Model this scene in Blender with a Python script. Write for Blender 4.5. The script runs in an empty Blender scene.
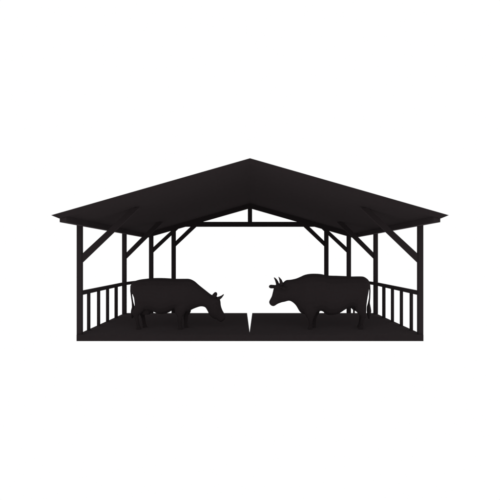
import bpy, bmesh, math
from mathutils import Vector

# ---------------------------------------------------------------- scene basics
SC = bpy.context.scene
COL = SC.collection
S = 0.026            # metres in one drawing unit (one picture pixel at the front posts)
D = 10.0             # metres from the camera to the front posts
EYE = 83.8 * S       # eye height above the ground
VPY = 257.0          # row of the horizon


def U(u, h, d):
    """u units right of the centre line, h units above eye level, d x 10 m deep"""
    return Vector((u * S, d * D, EYE + h * S))


def P(px, py, d):
    return Vector(((px - 250.0) * d * S, d * D, EYE + (VPY - py) * d * S))


# ---------------------------------------------------------------- materials
def black(name, base, scale, stretch, bump=0.15, var=0.12, sheen=0.02):
    m = bpy.data.materials.new(name)
    m.use_nodes = True
    nt = m.node_tree
    b = nt.nodes['Principled BSDF']
    tc = nt.nodes.new('ShaderNodeTexCoord')
    mp = nt.nodes.new('ShaderNodeMapping')
    mp.inputs['Scale'].default_value = stretch
    nz = nt.nodes.new('ShaderNodeTexNoise')
    nz.inputs['Scale'].default_value = scale
    nz.inputs['Detail'].default_value = 6
    nt.links.new(tc.outputs['Object'], mp.inputs['Vector'])
    nt.links.new(mp.outputs['Vector'], nz.inputs['Vector'])
    mx = nt.nodes.new('ShaderNodeMix')
    mx.data_type = 'RGBA'
    mx.inputs[6].default_value = (*[c * (1 - var) for c in base], 1)
    mx.inputs[7].default_value = (*[c * (1 + var) for c in base], 1)
    nt.links.new(nz.outputs['Fac'], mx.inputs[0])
    nt.links.new(mx.outputs[2], b.inputs['Base Color'])
    b.inputs['Roughness'].default_value = 1.0
    b.inputs['Specular IOR Level'].default_value = 0.0
    b.inputs['Sheen Weight'].default_value = sheen
    b.inputs['Sheen Roughness'].default_value = 0.6
    b.inputs['Sheen Tint'].default_value = (1.0, 0.85, 0.89, 1)
    bp = nt.nodes.new('ShaderNodeBump')
    bp.inputs['Strength'].default_value = bump
    bp.inputs['Distance'].default_value = 0.004
    nt.links.new(nz.outputs['Fac'], bp.inputs['Height'])
    nt.links.new(bp.outputs['Normal'], b.inputs['Normal'])
    return m


INK = (0.0215, 0.0172, 0.0182)


def ink(f):
    return tuple(c * f for c in INK)


M_WOOD = black('black_timber', ink(1.0), 6, (1, 1, 9), sheen=0.03)
M_ROOF = black('black_roof_sheet', ink(0.92), 4, (6, 1, 1), sheen=0.016)
M_FLOOR = black('black_floor', ink(0.84), 8, (1, 1, 1), sheen=0.029)
M_HIDE = black('black_hide', ink(0.92), 14, (1, 1, 2))
M_HORN = black('black_horn', ink(1.0), 20, (1, 1, 4))

# ---------------------------------------------------------------- helpers
def link(name, bm, mat, parent=None, smooth=False):
    bmesh.ops.recalc_face_normals(bm, faces=bm.faces)
    me = bpy.data.meshes.new(name)
    bm.to_mesh(me)
    bm.free()
    me.materials.append(mat)
    if smooth:
        for p in me.polygons:
            p.use_smooth = True
    o = bpy.data.objects.new(name, me)
    COL.objects.link(o)
    if parent is not None:
        o.parent = parent
        base = parent
        off = Vector((0, 0, 0))
        while base is not None:
            off += base.location
            base = base.parent
        for v in me.vertices:
            v.co -= off
    return o


def empty(name, loc, label, cat):
    o = bpy.data.objects.new(name, None)
    COL.objects.link(o)
    o.location = loc
    o.empty_display_size = 0.3
    o['label'] = label
    o['category'] = cat
    return o


def prism(bm, front, back):
    """closed solid between two matching outlines"""
    a = [bm.verts.new(v) for v in front]
    b = [bm.verts.new(v) for v in back]
    n = len(a)
    bm.faces.new(a)
    bm.faces.new(b[::-1])
    for i in range(n):
        bm.faces.new((a[i], b[i], b[(i + 1) % n], a[(i + 1) % n]))


def bevel(bm, w=0.006):
    bmesh.ops.bevel(bm, geom=[e for e in bm.edges], offset=w, segments=2,
                    affect='EDGES', profile=0.5, clamp_overlap=True)


def box(bm, u0, u1, h0, h1, d0, d1):
    prism(bm, [U(u0, h0, d0), U(u1, h0, d0), U(u1, h1, d0), U(u0, h1, d0)],
          [U(u0, h0, d1), U(u1, h0, d1), U(u1, h1, d1), U(u0, h1, d1)])


def mbox(name, parent, s, u0, u1, h0, h1, d0, d1, mat=None, bw=0.006):
    bm = bmesh.new()
    a, b = sorted((s * u0, s * u1))
    box(bm, a, b, h0, h1, d0, d1)
    bevel(bm, bw)
    return link(name, bm, mat or M_WOOD, parent)


# ---------------------------------------------------------------- the shed
shed = empty('cattle_shed', (0, 12.0, 0),
             'black open-sided cattle shed with wide gabled roof on braced timber posts', 'shed')

GROUND = -83.8
STEP = -89.4
FLOOR = -77.5
RS = 0.2864                      # roof pitch


def under(u):                    # underside of the roof sheet
    return 34.3 + (169.9 - u) * RS


def raft(u):                     # underside of the rafters
    return 75.8 - u * RS


# floor platform with its tapering drain slot
bm = bmesh.new()
f0, f1, ft = 0.996, 1.384, 1.029
cx = -0.4
cxb = -0.35 * 1.384
out = [(-172.8, f0), (172.8, f0), (173.2, f1), (cxb + 3.6, f1), (cx, ft), (cxb - 3.6, f1), (-173.2, f1)]
prism(bm, [U(u, FLOOR, d) for u, d in out], [U(u, GROUND, d) for u, d in out])
# the floor steps down behind, where the rear posts stand, and the slot runs on through it
for sg in (-1, 1):
    o4 = [(sg * 172.6, 1.20), (sg * 10, 1.20), (sg * 12, 1.585), (sg * 160, 1.585)]
    prism(bm, [U(u, STEP, d) for u, d in o4], [U(u, STEP - 5, d) for u, d in o4])
    o4 = [(sg * 172.4, 1.21), (sg * 11, 1.21), (sg * 11, 1.38), (sg * 172.4, 1.38)]
    prism(bm, [U(u, GROUND + 1, d) for u, d in o4], [U(u, STEP - 0.5, d) for u, d in o4])
fl = link('floor', bm, M_FLOOR)
fl['kind'] = 'structure'

# roof: one folded sheet with real thickness, both eaves cut to a thin lip
bm = bmesh.new()
k = 0.89
prof = [(0, (VPY - 158.2) * k), (199 * k, (VPY - 215.2) * k), (190.9 * k, 34.3),
        (0, under(0)), (-190.9 * k, 34.3), (-199 * k, (VPY - 215.2) * k)]
prism(bm, [U(u, h, k) for u, h in prof], [U(u, h, 1.575) for u, h in prof])
roof = link('roof', bm, M_ROOF, shed)
FR = ((1.55, 1.56),)
for s in (-1, 1):
    # eave beam
    bm = bmesh.new()
    q = [(163.9, 31.0), (169.85, 31.0), (169.85, 34.45), (163.9, under(163.9) + 0.2)]
    prism(bm, [U(s * u, h, 0.892) for u, h in q], [U(s * u, h, 1.572) for u, h in q])
    bevel(bm, 0.004)
    link('eave_beam', bm, M_WOOD, shed)
    # posts: outer rows, then the two pairs of the rear frame
    mbox('post', shed, s, 168.5, 173.5, FLOOR - 0.5, 34.0, 1.0, 1.01)
    mbox('post', shed, s, 168.2, 173.6, FLOOR, 34.0, 1.3555, 1.3655)
    mbox('post', shed, s, 150.4, 156.8, STEP, 36.0, 1.5502, 1.5598)
    mbox('post', shed, s, 115.5, 121.9, STEP, 44.5, 1.5502, 1.5598)
    # braces
    def brace(up, lo, ytop, d0, d1):
        (xa, ya), (xb, yb) = up
        (xc, yc), (xd, yd) = lo
        su = (yb - ya) / (xb - xa)
        sl = (yd - yc) / (xd - xc)
        xs = xa - 2.2
        q = [(xs, ya + su * (xs - xa)), (xa + (ytop - ya) / su, ytop),
             (xc + (ytop - yc) / sl, ytop), (xs, yc + sl * (xs - xc))]
        bm = bmesh.new()
        fr = [P(x, y, d0) for x, y in q]
        bk = [Vector((v.x, d1 * D, v.z)) for v in fr]
        if s > 0:
            for v in fr + bk:
                v.x = -v.x
        prism(bm, fr, bk)
        bevel(bm, 0.004)
        link('brace', bm, M_WOOD, shed)
    brace(((82.7, 253.2), (105.3, 232.3)), ((82.7, 262.0), (112.6, 233.3)), 207.5, 1.002, 1.008)
    brace(((126.9, 252.0), (140.8, 238.0)), ((126.9, 258.0), (147.0, 238.0)), 222, 1.3575, 1.3635)
    brace(((153.2, 247.2), (170.7, 231.1)), ((153.2, 252.4), (171.7, 234.9)), 228.0, 1.552, 1.558)
    brace(((175.5, 241.2), (190.9, 226.3)), ((175.5, 246.4), (196.2, 226.8)), 223.5, 1.552, 1.558)
    # rafters
    for i, (d0, d1) in enumerate(FR):
        bm = bmesh.new()
        ue = 160
        q = [(0, raft(0)), (ue, raft(ue)), (ue, under(ue) + 0.5), (0, under(0) + 0.5)]
        prism(bm, [U(s * u, h, d0) for u, h in q], [U(s * u, h, d1) for u, h in q])
        link('rafter', bm, M_WOOD, shed)
    # railing: top rail along both bays with square pickets under it
    bm = bmesh.new()
    box(bm, *(sorted((s * 168.5, s * 172.5))), -38.2, -34.3, 1.0098, 1.3557)
    q = [(172.5, -38.2, 1.3653), (168.5, -38.2, 1.3653), (168.5, -34.3, 1.3653), (172.5, -34.3, 1.3653)]
    r = [(155.9, -38.2, 1.5504), (151.9, -38.2, 1.5504), (151.9, -34.3, 1.5504), (155.9, -34.3, 1.5504)]
    prism(bm, [U(s * a, b, c) for a, b, c in q], [U(s * a, b, c) for a, b, c in r])
    rail = link('railing', bm, M_WOOD, shed)
    for x0, x1 in ((87.0, 90.4), (97.0, 100.2), (106.0, 109.1), (114.5, 117.8)):
        d0 = 171.5 / (250 - x0)
        d1 = 169.5 / (250 - x1)
        mbox('picket', rail, s, 169.3, 171.7, FLOOR, -38.15, d0, d1)
    mbox('picket', rail, s, 156.2, 158.2, STEP, -38.15, 1.508, 1.518)

mbox('tie_beam', shed, 1, -103, 103, 47.0, 54.6, 1.5506, 1.5594)
mbox('king_post', shed, 1, -3.4, 3.3, 53.6, 79.0, 1.5510, 1.5590)


# ---------------------------------------------------------------- cattle
def smooth_rungs(rg, sub=4):
    out = []
    for i in range(len(rg) - 1):
        p0, p1, p2, p3 = rg[max(i - 1, 0)], rg[i], rg[i + 1], rg[min(i + 2, len(rg) - 1)]
        for j in range(sub):
            t = j / sub
            out.append(tuple(0.5 * (2 * b + (c - a) * t + (2 * a - 5 * b + 4 * c - d) * t * t
                             + (3 * b - a - 3 * c + d) * t ** 3) for a, b, c, d in zip(p0, p1, p2, p3)))
    out.append(rg[-1])
    return out


def loft(bm, rungs, d, n=20, mir=0.0, pw=2.3):
    """rungs: (xa, ya, xb, yb, halfwidth_m[, depth offset m]) pairs of outline points"""
    rings = []
    rungs = smooth_rungs([tuple(q) if len(q) > 5 else tuple(q) + (0.0,) for q in rungs])
    for rg in rungs:
        xa, ya, xb, yb, w = rg[:5]
        off = rg[5] if len(rg) > 5 else 0.0
        a = P(xa, ya, d)
        b = P(xb, yb, d)
        c = (a + b) / 2 + Vector((0, off, 0))
        e = (a - b) / 2
        rr = []
        for i in range(n):
            t = 2 * math.pi * i / n
            ct, st = math.cos(t), math.sin(t)
            f = (abs(ct) ** pw + abs(st) ** pw) ** (-1 / pw)
            rr.append(bm.verts.new(c + e * ct * f + Vector((0, w * st * f, 0))))
        rings.append(rr)
    for p, q in zip(rings, rings[1:]):
        for i in range(n):
            bm.faces.new((p[i], q[i], q[(i + 1) % n], p[(i + 1) % n]))
    bm.faces.new(rings[0][::-1])
    bm.faces.new(rings[-1])


def tube(bm, pts, n=12):
    """pts: (Vector, radius) round tapering tube"""
    rings = []
    for i, (c, r) in enumerate(pts):
        a = pts[max(i - 1, 0)][0]
        b = pts[min(i + 1, len(pts) - 1)][0]
        t = (b - a).normalized()
        x = t.orthogonal().normalized() if i == 0 else (px - t * px.dot(t)).normalized()
        px = x
        y = t.cross(x)
        rings.append([bm.verts.new(c + (x * math.cos(2 * math.pi * k / n) + y * math.sin(2 * math.pi * k / n)) * r)
                      for k in range(n)])
    for p, q in zip(rings, rings[1:]):
        for i in range(n):
            bm.faces.new((p[i], q[i], q[(i + 1) % n], p[(i + 1) % n]))
    bm.faces.new(rings[0][::-1])
    bm.faces.new(rings[-1])


def Q(px, py, d, off=0.0):
    return P(px, py, d) + Vector((0, off, 0))


def zfloor(d):
    return VPY + (-FLOOR) / d


def finish(o, vox=0.011, it=4):
    m = o.modifiers.new('fuse', 'REMESH')
    m.mode = 'VOXEL'
    m.voxel_size = vox
    m.use_smooth_shade = True
    m2 = o.modifiers.new('soften', 'SMOOTH')
    m2.factor = 0.5
    m2.iterations = it


def blob(name, c, r, parent, mat):
    bm = bmesh.new()
    bmesh.ops.create_uvsphere(bm, u_segments=16, v_segments=10, radius=r)
    for v in bm.verts:
        v.co += c
    return link(name, bm, mat, parent, True)


def horn(parent, pts):
    bm = bmesh.new()
    tube(bm, pts, 12)
    return link('horn', bm, M_HORN, parent, True)


def hoof(parent, px, d, off, fwd):
    y = zfloor(d)
    c = Q(px, y, d, off)
    bm = bmesh.new()
    for sy in (-1, 1):
        lo = [(-0.058, 0), (0.068, 0), (0.048, 0.045), (0.030, 0.085), (-0.045, 0.085)]
        fr = [c + Vector((fwd * a, sy * 0.004, b)) for a, b in lo]
        bk = [c + Vector((fwd * a * 0.92, sy * 0.055, b)) for a, b in lo]
        prism(bm, fr, bk)
    bevel(bm, 0.008)
    for v in bm.verts:
        v.co.z += 0.001
    return link('hoof', bm, M_HORN, parent)


DC = 1.09
K = DC * S
YF = zfloor(DC)


def leg(bm, pts, off):
    """pts: (px, py, half px width, half depth m)"""
    loft(bm, [(x - w, y, x + w, y, t, off) for x, y, w, t in pts], DC, 14, pw=2.1)


# --- left cow: head down, feeding
cow = empty('cow', Q(168, YF, DC),
            'black cow grazing with its head lowered, its tail towards the left railing', 'cow')
bm = bmesh.new()
loft(bm, [
    (131.6, 284.5, 132.4, 293.0, 0.05),
    (132.8, 282.0, 134.9, 298.5, 0.14),
    (135.0, 280.9, 137.8, 304.0, 0.21),
    (140.0, 279.5, 141.0, 309.5, 0.27),
    (146.0, 278.7, 146.5, 311.0, 0.29),
    (152.0, 278.1, 152.0, 311.0, 0.31),
    (160.0, 277.9, 160.0, 314.0, 0.34),
    (168.0, 278.2, 168.0, 312.8, 0.34),
    (176.0, 278.7, 175.0, 309.2, 0.31),
    (184.0, 278.7, 182.5, 311.0, 0.28),
    (189.5, 278.9, 187.5, 312.0, 0.25),
    (194.3, 281.0, 192.0, 309.5, 0.21),
    (199.0, 285.0, 196.5, 307.6, 0.17),
    (205.0, 289.8, 201.0, 306.4, 0.14),
    (210.5, 294.1, 205.0, 307.2, 0.115),
    (214.5, 296.4, 206.8, 309.6, 0.11),
], DC)
# head
loft(bm, [
    (211.0, 294.6, 205.5, 306.4, 0.09),
    (216.0, 296.0, 206.8, 309.5, 0.115),
    (219.4, 298.6, 208.0, 311.8, 0.125),
    (220.5, 301.5, 209.2, 314.5, 0.125),
    (220.9, 305.5, 211.2, 316.8, 0.11),
    (222.2, 309.6, 214.0, 318.6, 0.085),
    (224.0, 313.0, 216.4, 319.4, 0.078),
    (225.2, 315.4, 218.4, 320.9, 0.080),
    (225.4, 317.6, 220.0, 321.7, 0.070),
    (224.8, 319.4, 221.9, 321.6, 0.035),
], DC)
# udder
loft(bm, [(139.0, 305, 156.0, 305, 0.10), (140, 309.8, 152.5, 310.2, 0.11), (141.0, 314.5, 149.6, 314.5, 0.08)], DC)
# legs
for off, dx in ((-0.15, 0.0), (0.15, 3.2)):
    leg(bm, [(142.0, 296, 6.6, 0.11), (142.2, 303.5, 6.0, 0.10), (141.2 + dx / 2, 307.8, 5.6, 0.085), (138.3 + dx, 312, 4.8, 0.07),
             (137.6 + dx, 315, 2.6, 0.055), (138.8 + dx, 320, 1.9, 0.045), (139.6 + dx, YF - 3.4, 1.8, 0.045),
             (140.0 + dx, YF - 1.6, 2.2, 0.05)], off)
for off, dx in ((-0.14, -1.0), (0.14, 3.2)):
    leg(bm, [(182 + dx / 3, 298, 7.0, 0.10), (182.3 + dx / 3, 306, 6.6, 0.10), (182 + dx, 312, 5.0, 0.075),
             (182 + dx, 316, 2.6, 0.06), (181.8 + dx, 318.5, 2.5, 0.055), (181.8 + dx, 322, 1.8, 0.045),
             (181.9 + dx, YF - 3.4, 1.8, 0.045), (182.2 + dx, YF - 1.6, 2.2, 0.05)], off)
# tail with brush
tube(bm, [(Q(136.5, 283.0, DC), 0.045), (Q(132.8, 283.4, DC), 0.035), (Q(131.2, 286, DC), 0.026), (Q(131.0, 291, DC), 0.024),
          (Q(131.7, 297, DC), 0.023), (Q(132.5, 302, DC), 0.025), (Q(133.3, 307, DC), 0.042),
          (Q(133.0, 311, DC), 0.060), (Q(132.4, 315.0, DC), 0.050), (Q(132.2, 318.5, DC), 0.02)])
# ears
for sg in (-1, 1):
    tube(bm, [(Q(213.8, 298.5, DC, sg * 0.08), 0.035), (Q(214.3, 296.2, DC, sg * 0.12), 0.058),
              (Q(214.9, 294.6, DC, sg * 0.16), 0.060), (Q(215.2, 293.6, DC, sg * 0.19), 0.042),
              (Q(215.3, 293.2, DC, sg * 0.21), 0.012)])
body = link('body', bm, M_HIDE, cow)
finish(body)
for sg in (-1, 1):
    horn(cow, [(Q(217.4, 298.6, DC, sg * 0.05), 0.044), (Q(219.6, 298.0, DC, sg * 0.09), 0.040),
               (Q(221.6, 296.7, DC, sg * 0.12), 0.026), (Q(223.0, 295.3, DC, sg * 0.12), 0.016),
               (Q(223.5, 294.6, DC, sg * 0.12), 0.006)])
    blob('eye', Q(217.3, 303.2, DC, sg * 0.112), 0.022, cow, M_HORN)
for off, dx in ((-0.15, 0.0), (0.15, 3.2)):
    hoof(cow, 140.2 + dx, DC, off, 1)
for off, dx in ((-0.14, -1.0), (0.14, 3.2)):
    hoof(cow, 182.4 + dx, DC, off, 1)

# --- right cow: head up, looking across
cow2 = empty('cow', Q(333, YF, DC),
             'larger black cow with raised head and upright horns, right of the gap in the floor', 'cow')
bm = bmesh.new()
loft(bm, [
    (369.4, 283.0, 368.6, 287.5, 0.05),
    (368.2, 280.0, 366.8, 296.0, 0.14),
    (366.0, 277.9, 364.9, 303.0, 0.21),
    (363.0, 276.5, 361.5, 309.0, 0.26),
    (358.0, 276.3, 357.0, 310.0, 0.28),
    (351.0, 276.4, 350.5, 307.0, 0.30),
    (345.0, 276.0, 344.5, 309.5, 0.33),
    (337.0, 275.7, 337.0, 314.0, 0.35),
    (328.0, 275.4, 328.0, 315.0, 0.35),
    (320.0, 273.9, 321.5, 311.0, 0.32),
    (311.0, 273.7, 315.0, 313.0, 0.29),
    (304.8, 274.8, 307.0, 314.0, 0.26),
    (300.0, 276.9, 300.6, 312.6, 0.22),
    (296.0, 278.5, 295.6, 305.0, 0.18),
    (291.0, 279.6, 290.0, 300.9, 0.15),
    (286.0, 280.2, 284.6, 301.8, 0.125),
    (282.8, 283.0, 280.6, 302.6, 0.11),
], DC)
# head, turned a little towards the viewer
loft(bm, [
    (285.0, 281.6, 284.4, 301.0, 0.09, 0.00),
    (281.2, 283.0, 282.0, 302.2, 0.11, -0.01),
    (276.6, 283.6, 279.8, 302.9, 0.125, -0.03),
    (273.9, 287.6, 278.2, 303.4, 0.12, -0.05),
    (272.8, 291.4, 277.0, 303.9, 0.10, -0.07),
    (271.6, 295.8, 275.6, 304.7, 0.08, -0.09),
    (269.8, 299.2, 274.4, 305.3, 0.078, -0.11),
    (268.9, 301.4, 272.8, 305.6, 0.07, -0.12),
    (269.4, 303.4, 270.8, 304.9, 0.035, -0.125),
], DC)
loft(bm, [(343.0, 303, 356.0, 303, 0.12), (350, 307.2, 358, 307.2, 0.10), (353, 310, 358, 310, 0.07)], DC)
for off, dx in ((-0.15, 0.0), (0.15, 1.8)):
    leg(bm, [(359.5, 296, 6.6, 0.11), (359.2, 304, 5.8, 0.10), (359.4, 309.5, 5.4, 0.085),
             (360.6 + dx, 313, 4.0, 0.065), (361.6 + dx, 316, 2.8, 0.055), (360.6 + dx, 320, 1.9, 0.045),
             (359.8 + dx, YF - 3.4, 1.8, 0.045), (359.4 + dx, YF - 1.6, 2.2, 0.05)], off)
for off, dx in ((-0.14, 0.0), (0.14, 5.2)):
    leg(bm, [(308.5 + dx / 3, 298, 8.0, 0.11), (309.5 + dx / 2, 306, 8.2, 0.10), (309.4 + dx, 312, 6.2, 0.08),
             (309.5 + dx, 316, 4.0, 0.06), (309.8 + dx, 318.5, 2.6, 0.055), (309.8 + dx, 322, 1.9, 0.045),
             (309.8 + dx, YF - 3.4, 1.9, 0.045), (309.5 + dx, YF - 1.6, 2.3, 0.05)], off)
tube(bm, [(Q(365, 280.6, DC), 0.05), (Q(368.4, 281.8, DC), 0.035), (Q(369.5, 285, DC), 0.024), (Q(369.9, 291, DC), 0.021),
          (Q(369.6, 298, DC), 0.021), (Q(368.9, 303, DC), 0.030), (Q(368.7, 307, DC), 0.055),
          (Q(369.0, 311, DC), 0.066), (Q(369.0, 315.0, DC), 0.05), (Q(369.0, 319, DC), 0.02)])
# far ear sticks out past the forehead, near ear points back at the viewer
tube(bm, [(Q(277.2, 287.0, DC, 0.05), 0.050), (Q(273.8, 286.9, DC, 0.10), 0.052), (Q(271.2, 286.9, DC, 0.13), 0.056),
          (Q(269.9, 286.8, DC, 0.14), 0.044), (Q(269.2, 286.6, DC, 0.15), 0.015)])
tube(bm, [(Q(280.6, 287.0, DC, -0.10), 0.034), (Q(282.0, 287.0, DC, -0.16), 0.040), (Q(283.2, 287.6, DC, -0.21), 0.050),
          (Q(284.0, 288.2, DC, -0.25), 0.036), (Q(284.4, 288.6, DC, -0.27), 0.015)])
body = link('body', bm, M_HIDE, cow2)
finish(body)
horn(cow2, [(Q(278.0, 285.2, DC, 0.04), 0.046), (Q(277.2, 282.4, DC, 0.07), 0.042), (Q(276.2, 280.2, DC, 0.08), 0.032),
            (Q(275.0, 278.5, DC, 0.08), 0.021), (Q(274.1, 277.6, DC, 0.08), 0.006)])
horn(cow2, [(Q(280.9, 285.2, DC, -0.07), 0.056), (Q(281.0, 282.4, DC, -0.10), 0.048), (Q(280.3, 280.0, DC, -0.11), 0.036),
            (Q(279.3, 278.2, DC, -0.11), 0.022), (Q(278.3, 276.7, DC, -0.11), 0.007)])
blob('eye', Q(275.6, 289.6, DC, -0.165), 0.022, cow2, M_HORN)
blob('eye', Q(275.2, 289.6, DC, 0.062), 0.022, cow2, M_HORN)
for off, dx in ((-0.15, 0.0), (0.15, 1.8)):
    hoof(cow2, 359.2 + dx, DC, off, -1)
for off, dx in ((-0.14, 0.0), (0.14, 5.2)):
    hoof(cow2, 309.3 + dx, DC, off, -1)
for c in (cow, cow2):
    c['group'] = 'cattle in the shed'

# ---------------------------------------------------------------- light: even white studio surround
w = bpy.data.worlds.new('World')
SC.world = w
w.use_nodes = True
bg = w.node_tree.nodes['Background']
bg.inputs['Color'].default_value = (1, 1, 1, 1)
bg.inputs['Strength'].default_value = 1.0

# ---------------------------------------------------------------- camera
cd = bpy.data.cameras.new('camera')
cam = bpy.data.objects.new('camera', cd)
COL.objects.link(cam)
cam.location = (0, 0, EYE)
cam.rotation_euler = (math.radians(90), 0, 0)
cd.sensor_width = 36.0
cd.lens = 36.0 * (D / S) / 500.0
cd.shift_y = (VPY - 250.0) / 500.0
cd.clip_end = 2000
SC.camera = cam
SC.view_settings.view_transform = 'Standard'
SC.view_settings.look = 'None'
SC.view_settings.exposure = 0
SC.view_settings.gamma = 1
